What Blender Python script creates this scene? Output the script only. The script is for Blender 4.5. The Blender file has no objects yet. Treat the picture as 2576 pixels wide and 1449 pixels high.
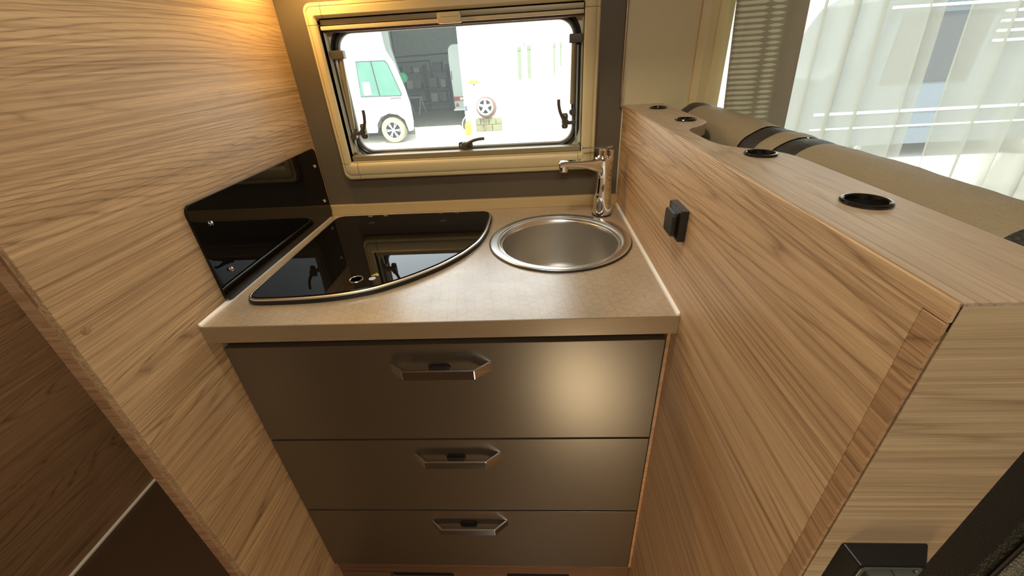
import bpy, bmesh, math, random
from mathutils import Vector, Matrix
from math import pi, sin, cos, radians as rad
random.seed(7)
S = bpy.context.scene
C = bpy.data.collections.new('scene'); S.collection.children.link(C)

# ------------------------------------------------------------------ camera
cam_d = bpy.data.cameras.new('camera'); cam = bpy.data.objects.new('camera', cam_d); C.objects.link(cam)
cam_d.sensor_width = 36; cam_d.lens = 1028.71 / 2576 * 36; cam_d.clip_start = .02; cam_d.clip_end = 200
R_ = Vector((0.99786878, 0.03667648, -0.05396972)); U_ = Vector((0.02819599, 0.50353282, 0.86351589)); F_ = Vector((-0.05884624, 0.86319727, -0.50142555))
cam.matrix_world = Matrix(((R_.x, U_.x, -F_.x, 0.61682), (R_.y, U_.y, -F_.y, -1.18419), (R_.z, U_.z, -F_.z, 0.4059), (0, 0, 0, 1)))
S.camera = cam

# ------------------------------------------------------------------ exposure, sky, sun
S.view_settings.view_transform = 'Standard'; S.view_settings.look = 'None'
S.view_settings.exposure = 0.15; S.view_settings.gamma = 1.0; S.view_settings.use_curve_mapping = False
W = bpy.data.worlds.new('sky'); S.world = W; W.use_nodes = True
wt = W.node_tree; bg = wt.nodes['Background']
sky = wt.nodes.new('ShaderNodeTexSky'); sky.sky_type = 'HOSEK_WILKIE'; sky.turbidity = 4; sky.ground_albedo = .5
sky.sun_direction = (0.15, -0.5, 0.85)
mixn = wt.nodes.new('ShaderNodeMix'); mixn.data_type = 'RGBA'; mixn.inputs[0].default_value = .7
mixn.inputs[7].default_value = (.93, 1.0, 1.02, 1)
wt.links.new(sky.outputs[0], mixn.inputs[6]); wt.links.new(mixn.outputs[2], bg.inputs[0]); bg.inputs[1].default_value = 5.0
def lamp(name, kind, loc, target, energy, color, **k):
    d = bpy.data.lights.new(name, kind); d.energy = energy; d.color = color
    for a, b in k.items(): setattr(d, a, b)
    o = bpy.data.objects.new(name, d); C.objects.link(o); o.location = loc
    o.rotation_euler = (Vector(target) - Vector(loc)).to_track_quat('-Z', 'Y').to_euler()
    return o
lamp('sun', 'SUN', (0, -5, 8), (-.9, -5 + 3.1, 8 - 7), 11.0, (1, .97, .92), angle=rad(.6))
# warm cupboard lamp above the worktop by the tall panel
lamp('cupboard_lamp', 'SPOT', (.095, -.125, .63), (.15, -.13, 0), 4.5, (1, .62, .20), shadow_soft_size=.012, spot_size=rad(165), spot_blend=.6)
# ceiling light over the front of the worktop
lamp('ceiling_lamp', 'AREA', (.5, -.62, 1.02), (.5, -.62, 0), 3.4, (1, .93, .76), shape='DISK', size=.14)
# added soft fill from above and behind the camera
lamp('rear_fill_light', 'AREA', (.62, -1.85, 1.03), (.60, -1.1, -.3), 15.0, (1, .96, .86), shape='RECTANGLE', size=.5, size_y=.5)
# added low light, stands in for warm floor bounce on the drawer fronts
lamp('floor_bounce_fill', 'AREA', (.79, -1.27, -.80), (.72, -.573, -.22), 3.4, (1, .72, .40), shape='DISK', size=.24)
# added fill that brightens the side room behind the tall panel
lamp('side_room_fill', 'AREA', (-.45, -.7, 1.03), (-.75, -.6, -.3), 8.5, (1, .85, .62), shape='DISK', size=.15)
# daylight portals
lamp('window_portal', 'AREA', (.43, .06, .32), (.43, -1, .32), 1.0, (1, 1, 1), shape='RECTANGLE', size=.64, size_y=.33).data.cycles.is_portal = True
lamp('dinette_window_portal', 'AREA', (1.63, .06, .28), (1.63, -1, .28), 1.0, (1, 1, 1), shape='RECTANGLE', size=1.06, size_y=.68).data.cycles.is_portal = True
try:
    S.cycles.use_denoising = True; S.cycles.max_bounces = 10; S.cycles.diffuse_bounces = 5; S.cycles.transparent_max_bounces = 16
    S.cycles.sample_clamp_indirect = 6; S.cycles.caustics_refractive = False
except Exception: pass

# ------------------------------------------------------------------ materials
def lin(r, g, b):
    f = lambda c: (c / 255 / 12.92) if c / 255 <= .04045 else ((c / 255 + .055) / 1.055) ** 2.4
    return (f(r), f(g), f(b), 1)
class NB:
    def __init__(s, name):
        s.m = bpy.data.materials.new(name); s.m.use_nodes = True; s.t = s.m.node_tree
        s.p = s.t.nodes['Principled BSDF']; s.out = s.t.nodes['Material Output']
    def n(s, typ, props=None, **ins):
        nd = s.t.nodes.new('ShaderNode' + typ)
        for a, b in (props or {}).items(): setattr(nd, a, b)
        for k, v in ins.items():
            k = int(k[1:]) if k[0] == '_' and k[1:].isdigit() else k.replace('_', ' ')
            s.set(nd.inputs[k], v)
        return nd
    def set(s, inp, v):
        if isinstance(v, bpy.types.NodeSocket): s.t.links.new(v, inp)
        else: inp.default_value = v
    def math(s, op, a, b=0.0, c=0.0, clamp=False):
        nd = s.t.nodes.new('ShaderNodeMath'); nd.operation = op; nd.use_clamp = clamp
        s.set(nd.inputs[0], a); s.set(nd.inputs[1], b); s.set(nd.inputs[2], c); return nd.outputs[0]
    def mix(s, f, a, b):
        nd = s.t.nodes.new('ShaderNodeMix'); nd.data_type = 'RGBA'; s.set(nd.inputs[0], f); s.set(nd.inputs[6], a); s.set(nd.inputs[7], b); return nd.outputs[2]
    def coord(s, out='Object'): return s.n('TexCoord').outputs[out]
    def scaled(s, vec, sc, off=(0, 0, 0)):
        return s.n('Mapping', Vector=vec, Scale=sc, Location=off).outputs[0]
    def noise(s, vec, scale=1.0, detail=2.0, rough=.5, dist=0.0):
        return s.n('TexNoise', Vector=vec, Scale=scale, Detail=detail, Roughness=rough, Distortion=dist).outputs[0]
    def ramp(s, f, stops):
        nd = s.t.nodes.new('ShaderNodeValToRGB'); s.set(nd.inputs[0], f); e = nd.color_ramp.elements
        e[0].position, e[0].color = stops[0]; e[1].position, e[1].color = stops[-1]
        for p_, c_ in stops[1:-1]:
            q = e.new(p_); q.color = c_
        return nd.outputs[0]
    def bump(s, h, strength=.2, dist=.001):
        s.set(s.p.inputs['Normal'], s.n('Bump', Height=h, Strength=strength, Distance=dist).outputs[0])
def simple(name, col, rough=.5, metal=0.0, spec=.5, coat=0.0, var=.06, vs=40, bump=0.0, bs=300, aniso=0):
    b = NB(name); co = b.coord()
    n = b.noise(co, vs, 4, .6)
    dark = tuple(c * (1 - var) for c in col[:3]) + (1,); lite = tuple(min(1, c * (1 + var)) for c in col[:3]) + (1,)
    b.set(b.p.inputs['Base Color'], b.mix(n, dark, lite))
    b.p.inputs['Roughness'].default_value = rough; b.p.inputs['Metallic'].default_value = metal
    b.p.inputs['Specular IOR Level'].default_value = spec; b.p.inputs['Coat Weight'].default_value = coat
    if aniso: b.p.inputs['Anisotropic'].default_value = aniso
    if bump: b.bump(b.noise(co, bs, 3, .6), bump, .0006 if bump < .9 else .0016)
    return b.m
def wood(name, axis, base, dark, light, seed=0, rough=.40, contrast=1.0, warp=1.0):
    """laminate with long grain along one axis: cathedral contour lines, streaks and fine pores"""
    b = NB(name); co = b.coord()
    def sc(a, c): return tuple(a if i == axis else c for i in range(3))
    off = (seed * 1.7 + 3, seed * .9 + 1, seed * 2.3 + 5)
    big = b.noise(b.scaled(co, sc(.34 * warp, 4.2), off), 1, 2, .45, .0)
    ph = b.math('MULTIPLY', big, 64.0)
    jit = b.noise(b.scaled(co, sc(1.3, 60), off), 1, 3, .6)
    ph = b.math('ADD', ph, b.math('MULTIPLY', jit, 1.3))
    fr = b.math('ABSOLUTE', b.math('SUBTRACT', b.math('FRACT', ph), .5))
    ring = b.math('POWER', b.math('MULTIPLY', fr, 2.0), 5.0)
    mask = b.ramp(b.noise(b.scaled(co, sc(.8, 14), off), 1, 3, .55), [(.42, (.12, .12, .12, 1)), (.60, (1, 1, 1, 1))])
    ring = b.math('MULTIPLY', ring, mask)
    streak = b.ramp(b.noise(b.scaled(co, sc(1.2, 170), off), 1, 4, .7), [(.47, (0, 0, 0, 1)), (.64, (1, 1, 1, 1))])
    band = b.ramp(b.noise(b.scaled(co, sc(.5, 34), off), 1, 3, .6), [(.44, (0, 0, 0, 1)), (.62, (1, 1, 1, 1))])
    fibre = b.ramp(b.noise(b.scaled(co, sc(22, 620), off), 1, 3, .6), [(.35, (0, 0, 0, 1)), (.7, (1, 1, 1, 1))])
    tone = b.noise(b.scaled(co, sc(.8, 6), (off[1], off[2], off[0])), 1, 3, .5)
    c = b.mix(b.ramp(tone, [(.3, (0, 0, 0, 1)), (.7, (1, 1, 1, 1))]), base, light)
    c = b.mix(b.math('MULTIPLY', band, .24 * contrast), c, dark)
    c = b.mix(b.math('MULTIPLY', streak, .45 * contrast), c, dark)
    c = b.mix(b.math('MULTIPLY', ring, .70 * contrast, clamp=True), c, dark)
    c = b.mix(b.math('MULTIPLY', fibre, .20 * contrast), c, dark)
    pale = b.ramp(b.noise(b.scaled(co, sc(2.2, 300), (off[2], off[0], off[1])), 1, 4, .7), [(.52, (0, 0, 0, 1)), (.66, (1, 1, 1, 1))])
    c = b.mix(b.math('MULTIPLY', pale, .35), c, tuple(min(1, q * 1.28) for q in light[:3]) + (1,))
    b.set(b.p.inputs['Base Color'], c)
    b.p.inputs['Roughness'].default_value = rough; b.p.inputs['Specular IOR Level'].default_value = .5
    h = b.math('ADD', b.math('MULTIPLY', streak, -.6), b.math('MULTIPLY', fibre, -.5))
    b.bump(h, .30, .0007)
    return b.m
WB, WD, WL = lin(188, 154, 116), lin(98, 68, 40), lin(206, 174, 134)
M = {}
M['wood_y'] = wood('wood_grain_along_panel', 1, WB, WD, WL, 0)
M['wood_y2'] = wood('wood_grain_along_partition', 1, lin(210, 173, 132), lin(114, 76, 42), lin(222, 188, 146), 4, warp=.45)
M['wood_slab'] = wood('wood_grain_top_slab', 1, lin(184, 160, 134), lin(124, 98, 72), lin(196, 174, 148), 9, .40, .75)
M['wood_x'] = wood('wood_grain_end_panel', 0, lin(190, 164, 128), lin(124, 94, 62), lin(202, 178, 140), 6, .45, .8)
M['wood_edge'] = wood('wood_edge_veneer', 0, lin(170, 132, 98), lin(112, 78, 50), lin(184, 146, 110), 12)
M['wood_strip'] = wood('wood_edge_strip', 1, lin(184, 146, 108), lin(92, 60, 34), lin(200, 162, 122), 21)
M['wood_dark'] = wood('wood_side_room', 1, lin(150, 118, 86), lin(84, 58, 37), lin(160, 126, 92), 15)
M['wood_plinth'] = wood('wood_plinth', 0, lin(112, 82, 60), lin(70, 48, 34), lin(122, 92, 68), 18)
M['taupe_wall'] = simple('taupe_wall_vinyl', lin(94, 82, 62), .55, var=.05, vs=25, bump=.12, bs=700)
M['beige_wall'] = simple('beige_wall_vinyl', lin(206, 190, 150), .5, var=.04, vs=20, bump=.1, bs=700)
M['cream'] = simple('cream_plastic', lin(206, 186, 140), .42, var=.02, bump=.08, bs=900)
M['cream_light'] = simple('pale_cream_plastic', lin(240, 232, 204), .4, var=.02)
M['taupe_metal'] = simple('taupe_aluminium', lin(150, 136, 104), .4, .35, var=.03)
M['drawer'] = simple('taupe_satin_drawer', lin(74, 61, 46), .37, 0.0, 1.0, var=.03, vs=12, bump=.05, bs=900)
M['black'] = simple('black_rubber', lin(22, 21, 19), .45, var=.1)
M['seal'] = simple('window_rubber', lin(44, 42, 38), .35, var=.1)
M['seal_grey'] = simple('grey_window_gasket', lin(150, 150, 140), .4)
M['black_gloss'] = simple('black_gloss_plastic', lin(14, 14, 13), .12, 0, .5, coat=.3, var=.05)
M['black_satin'] = simple('black_satin_plastic', lin(34, 33, 30), .30, 0, .5, var=.05)
M['grey_plastic'] = simple('grey_rocker_plastic', lin(92, 93, 86), .45, var=.06, bump=.15, bs=900)
M['hardware'] = simple('dark_olive_hardware_plastic', lin(78, 70, 54), .42, var=.05)
M['black_glass'] = simple('black_tempered_glass', lin(17, 14, 11), .015, 0, .38, var=0)
M['chrome'] = simple('polished_chrome', (.86, .85, .83, 1), .045, 1.0, var=0)
M['void'] = simple('matt_black_hole_shade', lin(4, 4, 4), 1.0, 0, 0.0, var=0)
M['steel'] = simple('brushed_steel_rim', (.78, .77, .74, 1), .27, 1.0, var=.04, vs=90)
M['rim_steel'] = simple('bright_hob_steel', (.95, .93, .88, 1), .34, 1.0, var=.02)
M['white'] = simple('white_sealant', lin(238, 232, 222), .4, var=.02)
M['caulk'] = simple('pale_floor_sealant', lin(214, 206, 190), .5)
M['upstand'] = simple('tan_upstand', lin(192, 166, 118), .42, var=.05, vs=30)
M['floor'] = simple('dark_vinyl_floor', lin(66, 50, 36), .25, var=.12, vs=8)
M['dark_void'] = simple('dark_recess_shade', lin(28, 23, 18), .7)  # near-black that puts the shade of gaps and recesses into the colour
M['beige_leather'] = simple('beige_leather', lin(150, 134, 106), .50, 0, .45, var=.10, vs=260, bump=1.0, bs=330)
M['dark_leather'] = simple('charcoal_leather', lin(44, 40, 35), .42, 0, .5, var=.12, vs=260, bump=1.0, bs=330)
M['grey_leather'] = simple('grey_leather', lin(78, 78, 70), .38, 0, .5, var=.14, vs=260, bump=1.0, bs=330)
M['ceiling'] = simple('cream_ceiling', lin(215, 205, 182), .6)
M['asphalt'] = simple('pale_concrete_yard', lin(196, 192, 182), .9, var=.08, vs=3)
M['garage_floor'] = simple('grey_garage_floor', lin(150, 147, 136), .8, var=.25, vs=5)
M['render_wall'] = simple('white_render', lin(232, 230, 218), .9, var=.03, vs=2)
M['garage_wall'] = simple('grey_plaster_wall', lin(150, 156, 156), .9, var=.15, vs=6)
M['vehicle_white'] = simple('white_vehicle_paint', lin(238, 240, 236), .35, coat=.3, var=.01)
M['vehicle_grey'] = simple('pale_grey_vehicle_paint', lin(200, 212, 208), .4, var=.02)
M['vehicle_blue'] = simple('slate_blue_paint', lin(70, 78, 84), .4, var=.05)
M['tyre'] = simple('dusty_tyre', lin(120, 116, 96), .9)
M['alloy'] = simple('alloy_wheel', lin(190, 190, 184), .4, .4)
M['dark'] = simple('matt_dark', lin(40, 42, 42), .7)
M['teal_glass'] = simple('green_tinted_glass', lin(62, 104, 88), .15, 0, .5, var=.35, vs=3)
M['red'] = simple('red_lens', lin(150, 30, 28), .3)
M['green'] = simple('green_plastic', lin(30, 130, 84), .5)
M['yellow'] = simple('yellow_plastic', lin(170, 158, 34), .5)
M['hose'] = simple('brown_hose', lin(104, 72, 62), .6)
M['stone'] = simple('mossy_stone', lin(104, 104, 76), .9, var=.35, vs=9)
M['grey_strip'] = simple('grey_green_metal', lin(96, 104, 86), .7, var=.15, vs=8)
M['clutter_a'] = simple('cardboard_grey', lin(120, 118, 110), .8, var=.2)
M['clutter_b'] = simple('pale_grey_box', lin(176, 180, 176), .8, var=.1)
M['clutter_c'] = simple('dark_blue_tool', lin(70, 78, 92), .7, var=.2)
M['sticker_blue'] = simple('pale_blue_sticker', lin(176, 184, 208), .4)

# brushed steel bowl with circular brushing
b = NB('spun_steel_bowl'); co = b.coord()
sx = b.n('SeparateXYZ', Vector=co).outputs
dx = b.math('SUBTRACT', sx[0], .677); dy = b.math('SUBTRACT', sx[1], -.259)
rr = b.math('SQRT', b.math('ADD', b.math('MULTIPLY', dx, dx), b.math('MULTIPLY', dy, dy)))
vec = b.n('CombineXYZ', X=b.math('MULTIPLY', rr, 900), Y=b.math('MULTIPLY', sx[2], 900), Z=0.0).outputs[0]
nz = b.noise(vec, 1, 3, .6)
b.set(b.p.inputs['Base Color'], b.mix(nz, (.52, .49, .44, 1), (.66, .63, .57, 1)))
b.p.inputs['Metallic'].default_value = 1.0; b.p.inputs['Roughness'].default_value = .42
b.bump(nz, .10, .0003)
M['bowl'] = b.m

# worktop laminate: triangulated hairline pattern
b = NB('worktop_laminate'); co = b.coord()
wob = b.n('TexNoise', Vector=co, Scale=32.0, Detail=2.0)
sep = b.n('SeparateXYZ', Vector=co).outputs
wx = b.n('SeparateXYZ', Vector=wob.outputs[1]).outputs
px = b.math('ADD', sep[0], b.math('MULTIPLY', b.math('SUBTRACT', wx[0], .5), .012))
py = b.math('ADD', sep[1], b.math('MULTIPLY', b.math('SUBTRACT', wx[1], .5), .012))
lines = None
for i, a in enumerate((8, 68, 128)):
    d = b.math('ADD', b.math('MULTIPLY', px, cos(rad(a))), b.math('MULTIPLY', py, sin(rad(a))))
    t = b.math('ABSOLUTE', b.math('SUBTRACT', b.math('FRACT', b.math('MULTIPLY', d, 1 / .0165)), .5))
    l = b.math('LESS_THAN', t, .028)
    brk = b.math('GREATER_THAN', b.noise(b.scaled(co, (60, 60, 60), (i * 3.1, 0, 0)), 1, 1, .5), .46)
    l = b.math('MULTIPLY', l, brk)
    lines = l if lines is None else b.math('MAXIMUM', lines, l)
cl = b.ramp(b.noise(co, 9, 6, .65), [(.3, lin(158, 140, 114)), (.7, lin(182, 162, 134))])
c = b.mix(b.math('MULTIPLY', lines, .45), cl, lin(84, 66, 50))
b.set(b.p.inputs['Base Color'], c)
rg = b.ramp(b.noise(co, 26, 5, .7), [(.3, (.26, .26, .26, 1)), (.75, (.40, .40, .40, 1))])
b.set(b.p.inputs['Roughness'], rg); b.p.inputs['Specular IOR Level'].default_value = 1.0
b.p.inputs['Coat Weight'].default_value = .7; b.p.inputs['Coat Roughness'].default_value = .30
b.bump(b.noise(co, 420, 3, .6), .12, .0005)
M['worktop'] = b.m

b = NB('worktop_edge_strip'); co = b.coord()
n = b.noise(b.scaled(co, (14, 400, 400)), 1, 4, .6)
b.set(b.p.inputs['Base Color'], b.mix(n, lin(118, 98, 74), lin(146, 124, 94)))
b.p.inputs['Roughness'].default_value = .36; b.p.inputs['Specular IOR Level'].default_value = .9
M['worktop_edge'] = b.m

# window pane: clear acrylic, with a translucent veil mixed in as glare haze
b = NB('acrylic_pane_glare_haze'); t = b.t; t.nodes.remove(b.p)
tr = b.n('BsdfTransparent'); tr.inputs[0].default_value = (.96, .985, .975, 1)
gl = b.n('BsdfGlossy'); gl.inputs['Roughness'].default_value = .03
fr = b.n('Fresnel', IOR=1.35)
hz = b.n('BsdfTranslucent'); hz.inputs[0].default_value = (.75, .82, .80, 1)
m0 = b.n('MixShader', _0=.045, _1=tr.outputs[0], _2=hz.outputs[0])
mx = b.n('MixShader', _0=b.math('MULTIPLY', fr.outputs[0], .7), _1=m0.outputs[0], _2=gl.outputs[0])
t.links.new(mx.outputs[0], b.out.inputs[0]); M['pane'] = b.m

# sheer curtain
def sheer_mat(name):
    b = NB(name); t = b.t; t.nodes.remove(b.p); co = b.coord()
    tr = b.n('BsdfTransparent'); tr.inputs[0].default_value = (1, 1, 1, 1)
    df = b.n('BsdfDiffuse'); tl = b.n('BsdfTranslucent')
    w = b.noise(b.scaled(co, (900, 900, 900)), 1, 2, .5)
    b.set(df.inputs['Color'], b.mix(w, (.80, .79, .70, 1), (.90, .90, .83, 1)))
    b.set(tl.inputs['Color'], b.mix(w, (.42, .425, .37, 1), (.50, .51, .46, 1)))
    m1 = b.n('MixShader', _0=.62, _1=df.outputs[0], _2=tl.outputs[0])
    lw = b.n('LayerWeight', Blend=.35).outputs['Facing']
    f = b.math('ADD', .66, b.math('MULTIPLY', lw, .34), clamp=True)
    m2 = b.n('MixShader', _0=f, _1=tr.outputs[0], _2=m1.outputs[0])
    t.links.new(m2.outputs[0], b.out.inputs[0]); return b.m
M['sheer'] = sheer_mat('sheer_white_voile')

# patterned curtain: rows of pointed lozenges, two columns, plain weave beside them
b = NB('lozenge_weave_curtain'); co = b.coord('UV')
sep = b.n('SeparateXYZ', Vector=co).outputs
u, v = sep[0], sep[1]
tri = b.math('ABSOLUTE', b.math('SUBTRACT', b.math('FRACT', b.math('MULTIPLY', v, 1 / .0113)), .5))   # 0..0.5
def column(a, c):
    d = b.math('MINIMUM', b.math('SUBTRACT', u, a), b.math('SUBTRACT', c, u))
    k = b.math('MULTIPLY', b.math('MINIMUM', b.math('MULTIPLY', d, 1 / .012), 1.0), .27)
    lozenge = b.math('LESS_THAN', tri, k)
    inside = b.math('GREATER_THAN', d, 0.0)
    return b.math('MULTIPLY', lozenge, inside)
cols = b.math('MAXIMUM', column(.0, .075), column(.077, .112))
thread = b.noise(b.scaled(b.coord(), (1400, 1400, 160)), 1, 3, .6)
base = b.mix(thread, lin(128, 117, 96), lin(154, 142, 118))
lite = b.mix(thread, lin(178, 170, 142), lin(196, 188, 162))
inpat = b.math('LESS_THAN', u, .113)
plain = b.mix(b.noise(b.scaled(b.coord(), (700, 700, 30)), 1, 3, .7), lin(122, 108, 90), lin(150, 136, 114))
col = b.mix(inpat, plain, b.mix(cols, base, lite))
b.set(b.p.inputs['Base Color'], col); b.p.inputs['Roughness'].default_value = .8
b.p.inputs['Sheen Weight'].default_value = .2
tl = b.n('BsdfTranslucent'); b.set(tl.inputs['Color'], col)
ms = b.n('MixShader', _0=.30, _1=b.p.outputs[0], _2=tl.outputs[0]); b.t.links.new(ms.outputs[0], b.out.inputs[0])
M['pattern_curtain'] = b.m

# ------------------------------------------------------------------ geometry helpers
def link(name, bm, mat, parent=None, smooth=True, ang=32):
    bmesh.ops.recalc_face_normals(bm, faces=bm.faces)
    for f in bm.faces: f.smooth = smooth
    if smooth:
        for e in bm.edges:
            if len(e.link_faces) == 2 and e.calc_face_angle(0) > rad(ang): e.smooth = False
    me = bpy.data.meshes.new(name); bm.to_mesh(me); bm.free()
    me.materials.append(mat)
    o = bpy.data.objects.new(name, me); C.objects.link(o)
    if smooth and ang < 60:
        w = o.modifiers.new('weighted_normals', 'WEIGHTED_NORMAL'); w.keep_sharp = True; w.weight = 60
    if parent is not None:
        o.parent = parent
        p, off = parent, Vector((0, 0, 0))
        while p is not None: off += p.location; p = p.parent
        o.location = -off
    return o
def thing(name, label, cat, loc, group=None):
    o = bpy.data.objects.new(name, None); C.objects.link(o); o.location = loc; o.empty_display_size = .05
    o['label'] = label; o['category'] = cat
    if group: o['group'] = group
    return o
def tag(o, label, cat, group=None):
    o['label'] = label; o['category'] = cat
    if group: o['group'] = group
    return o
def struct(name, bm, mat, **k):
    o = link(name, bm, mat, **k); o['kind'] = 'structure'; return o
def bx(bm, x0, x1, y0, y1, z0, z1, bev=0.0, seg=2):
    b2 = bmesh.new()
    vs = [b2.verts.new((x, y, z)) for x in (x0, x1) for y in (y0, y1) for z in (z0, z1)]
    for f in ((0, 1, 3, 2), (4, 6, 7, 5), (0, 4, 5, 1), (2, 3, 7, 6), (0, 2, 6, 4), (1, 5, 7, 3)): b2.faces.new([vs[i] for i in f])
    if bev: bmesh.ops.bevel(b2, geom=b2.edges[:] , offset=bev, segments=seg, affect='EDGES', profile=.5)
    me = bpy.data.meshes.new('t'); b2.to_mesh(me); b2.free(); bm.from_mesh(me); bpy.data.meshes.remove(me)
    return bm
def box(*a, **k): return bx(bmesh.new(), *a, **k)
def merge(bm, other):
    me = bpy.data.meshes.new('t'); other.to_mesh(me); other.free(); bm.from_mesh(me); bpy.data.meshes.remove(me); return bm
def loft(loops, closed=True, cap0=False, cap1=False):
    bm = bmesh.new(); rows = [[bm.verts.new(p) for p in l] for l in loops]
    n = len(rows[0])
    for a, c in zip(rows, rows[1:]):
        for i in range(n if closed else n - 1):
            j = (i + 1) % n; bm.faces.new((a[i], a[j], c[j], c[i]))
    if cap0: bm.faces.new(rows[0][::-1])
    if cap1: bm.faces.new(rows[-1])
    return bm
def rrect(a0, a1, b0, b1, r, seg=8):
    pts = []
    for cx, cy, s in ((a1 - r, b1 - r, 0), (a0 + r, b1 - r, 90), (a0 + r, b0 + r, 180), (a1 - r, b0 + r, 270)):
        for k in range(seg + 1):
            t = rad(s + 90 * k / seg); pts.append((cx + r * cos(t), cy + r * sin(t)))
    return pts
def circ(cx, cy, r, n=48, ry=None): return [(cx + r * cos(2 * pi * i / n), cy + (ry or r) * sin(2 * pi * i / n)) for i in range(n)]
def plate(outer, holes, a, c, plane='z', bev=0.0):
    """flat plate: outline with holes, between heights a and c along the axis"""
    mp = {'z': lambda p, h: (p[0], p[1], h), 'y': lambda p, h: (p[0], h, p[1]), 'x': lambda p, h: (h, p[0], p[1])}[plane]
    bm = bmesh.new(); es = []
    for lp in [outer] + list(holes):
        vs = [bm.verts.new(mp(p, a)) for p in lp]
        es += [bm.edges.new((vs[i], vs[(i + 1) % len(vs)])) for i in range(len(vs))]
    bmesh.ops.triangle_fill(bm, edges=es, use_beauty=True)
    top = bmesh.ops.extrude_face_region(bm, geom=bm.faces[:])
    d = c - a; ax = {'z': (0, 0, d), 'y': (0, d, 0), 'x': (d, 0, 0)}[plane]
    bmesh.ops.translate(bm, verts=[v for v in top['geom'] if isinstance(v, bmesh.types.BMVert)], vec=ax)
    if bev:
        bmesh.ops.recalc_face_normals(bm, faces=bm.faces)
        eds = [e for e in bm.edges if len(e.link_faces) == 2 and e.calc_face_angle(0) > rad(60)]
        bmesh.ops.bevel(bm, geom=eds, offset=bev, segments=2, affect='EDGES', profile=.5)
    return bm
def tube(path, radii, n=16, cap=True, up=(0, 0, 1), flat=1.0):
    path = [Vector(p) for p in path]
    if not hasattr(radii, '__len__'): radii = [radii] * len(path)
    loops = []
    for i, p in enumerate(path):
        d = (path[min(i + 1, len(path) - 1)] - path[max(i - 1, 0)]).normalized()
        a = d.cross(Vector(up));
        if a.length < 1e-4: a = d.cross(Vector((1, 0, 0)))
        a.normalize(); c = a.cross(d).normalized()
        loops.append([p + a * radii[i] * cos(2 * pi * k / n) + c * radii[i] * flat * sin(2 * pi * k / n) for k in range(n)])
    return loft(loops, True, cap, cap)
def smooth_path(pts, k=6):
    out = []; P = [Vector(p) for p in pts]
    for i in range(len(P) - 1):
        p0, p1, p2, p3 = P[max(i - 1, 0)], P[i], P[i + 1], P[min(i + 2, len(P) - 1)]
        for j in range(k):
            t = j / k; out.append(.5 * ((2 * p1) + (-p0 + p2) * t + (2 * p0 - 5 * p1 + 4 * p2 - p3) * t * t + (-p0 + 3 * p1 - 3 * p2 + p3) * t ** 3))
    return out + [P[-1]]
def lathe(cx, cy, prof, n=64, axis='z', cap=False):
    loops = []
    for r, h in prof:
        lp = []
        for k in range(n):
            t = 2 * pi * k / n; a, c = r * cos(t), r * sin(t)
            lp.append({'z': (cx + a, cy + c, h), 'y': (cx + a, h, cy + c), 'x': (h, cx + a, cy + c)}[axis])
        loops.append(lp)
    return loft(loops, True, cap, cap)
def offset_poly(pts, d):
    """inset a counter-clockwise polygon by d"""
    n = len(pts); out = []
    for i in range(n):
        p0, p1, p2 = Vector(pts[i - 1]), Vector(pts[i]), Vector(pts[(i + 1) % n])
        n1 = (p1 - p0).normalized(); n2 = (p2 - p1).normalized()
        a = Vector((-n1.y, n1.x)); c = Vector((-n2.y, n2.x)); m = (a + c)
        m = m / max(.3, m.length_squared) * 2
        out.append(tuple(p1 + m * d * .5 * 1.0 if m.length < 4 else p1))
    return out

# ================================================================== STRUCTURE
FL, CE = -1.0, 1.05          # floor and ceiling heights, worktop surface is z = 0
struct('floor', box(-1.0, 2.5, -2.3, .05, FL - .04, FL), M['floor'])
struct('ceiling', box(-1.0, 2.5, -2.3, .05, CE, CE + .05), M['ceiling'])
# kitchen back wall with its window opening
struct('wall_back', plate([(-1.0, FL), (.857, FL), (.857, CE), (-1.0, CE)], [rrect(.098, .757, .150, .505, .05)[::-1]], .0, .05, 'y'), M['taupe_wall'])
struct('wall_dinette', plate([(.857, FL), (2.5, FL), (2.5, CE), (.857, CE)], [rrect(1.10, 2.16, -.06, .62, .06)[::-1]], .0, .05, 'y'), M['beige_wall'])
struct('wall_front', box(-1.0, 2.5, -2.34, -2.30, FL, CE), M['wood_dark'])
struct('wall_dinette_side', box(2.5, 2.54, -2.3, .05, FL, CE), M['beige_wall'])
struct('wall_side_room', box(-.967, -.927, -2.3, 0, FL, CE), M['wood_dark'])
struct('baseboard_side_room', box(-.927, -.915, -2.0, -.01, FL, FL + .010, bev=.003), M['caulk'])
# tall panel beside the hob: inner board, slot strip and outer board
bm = bmesh.new()
bx(bm, -.011, 0, -.773, 0, FL, CE, bev=.0018)
bx(bm, -.0180, -.0110, -.770, -.001, FL, .156)
bx(bm, -.0180, -.0110, -.740, -.001, .156, CE)
struct('wall_hob_side', bm, M['wood_y'])
struct('wall_hob_side_outer', box(-.037, -.018, -.772, -.0, FL, CE, bev=.0015), M['wood_edge'])
struct('trim_slot', box(-.0176, -.0114, -.752, -.741, .157, CE - .01), M['black'])
# overhead cupboard carcass above the window, out of shot but it lights and shades the room
struct('wall_overhead', box(0.0, .86, -.30, 0, .66, CE), M['wood_x'])
# chrome corner rail and window trim of the dinette
bm = tube([(.853, -.006, .262), (.853, -.006, CE)], .0045, 16)
struct('trim_chrome_corner', bm, M['chrome'])
struct('trim_upstand', plate([(0, 0.0), (.86, 0.0), (.86, .0295), (0, .0295)], [], -.014, 0, 'y', .0012), M['upstand'])

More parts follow.
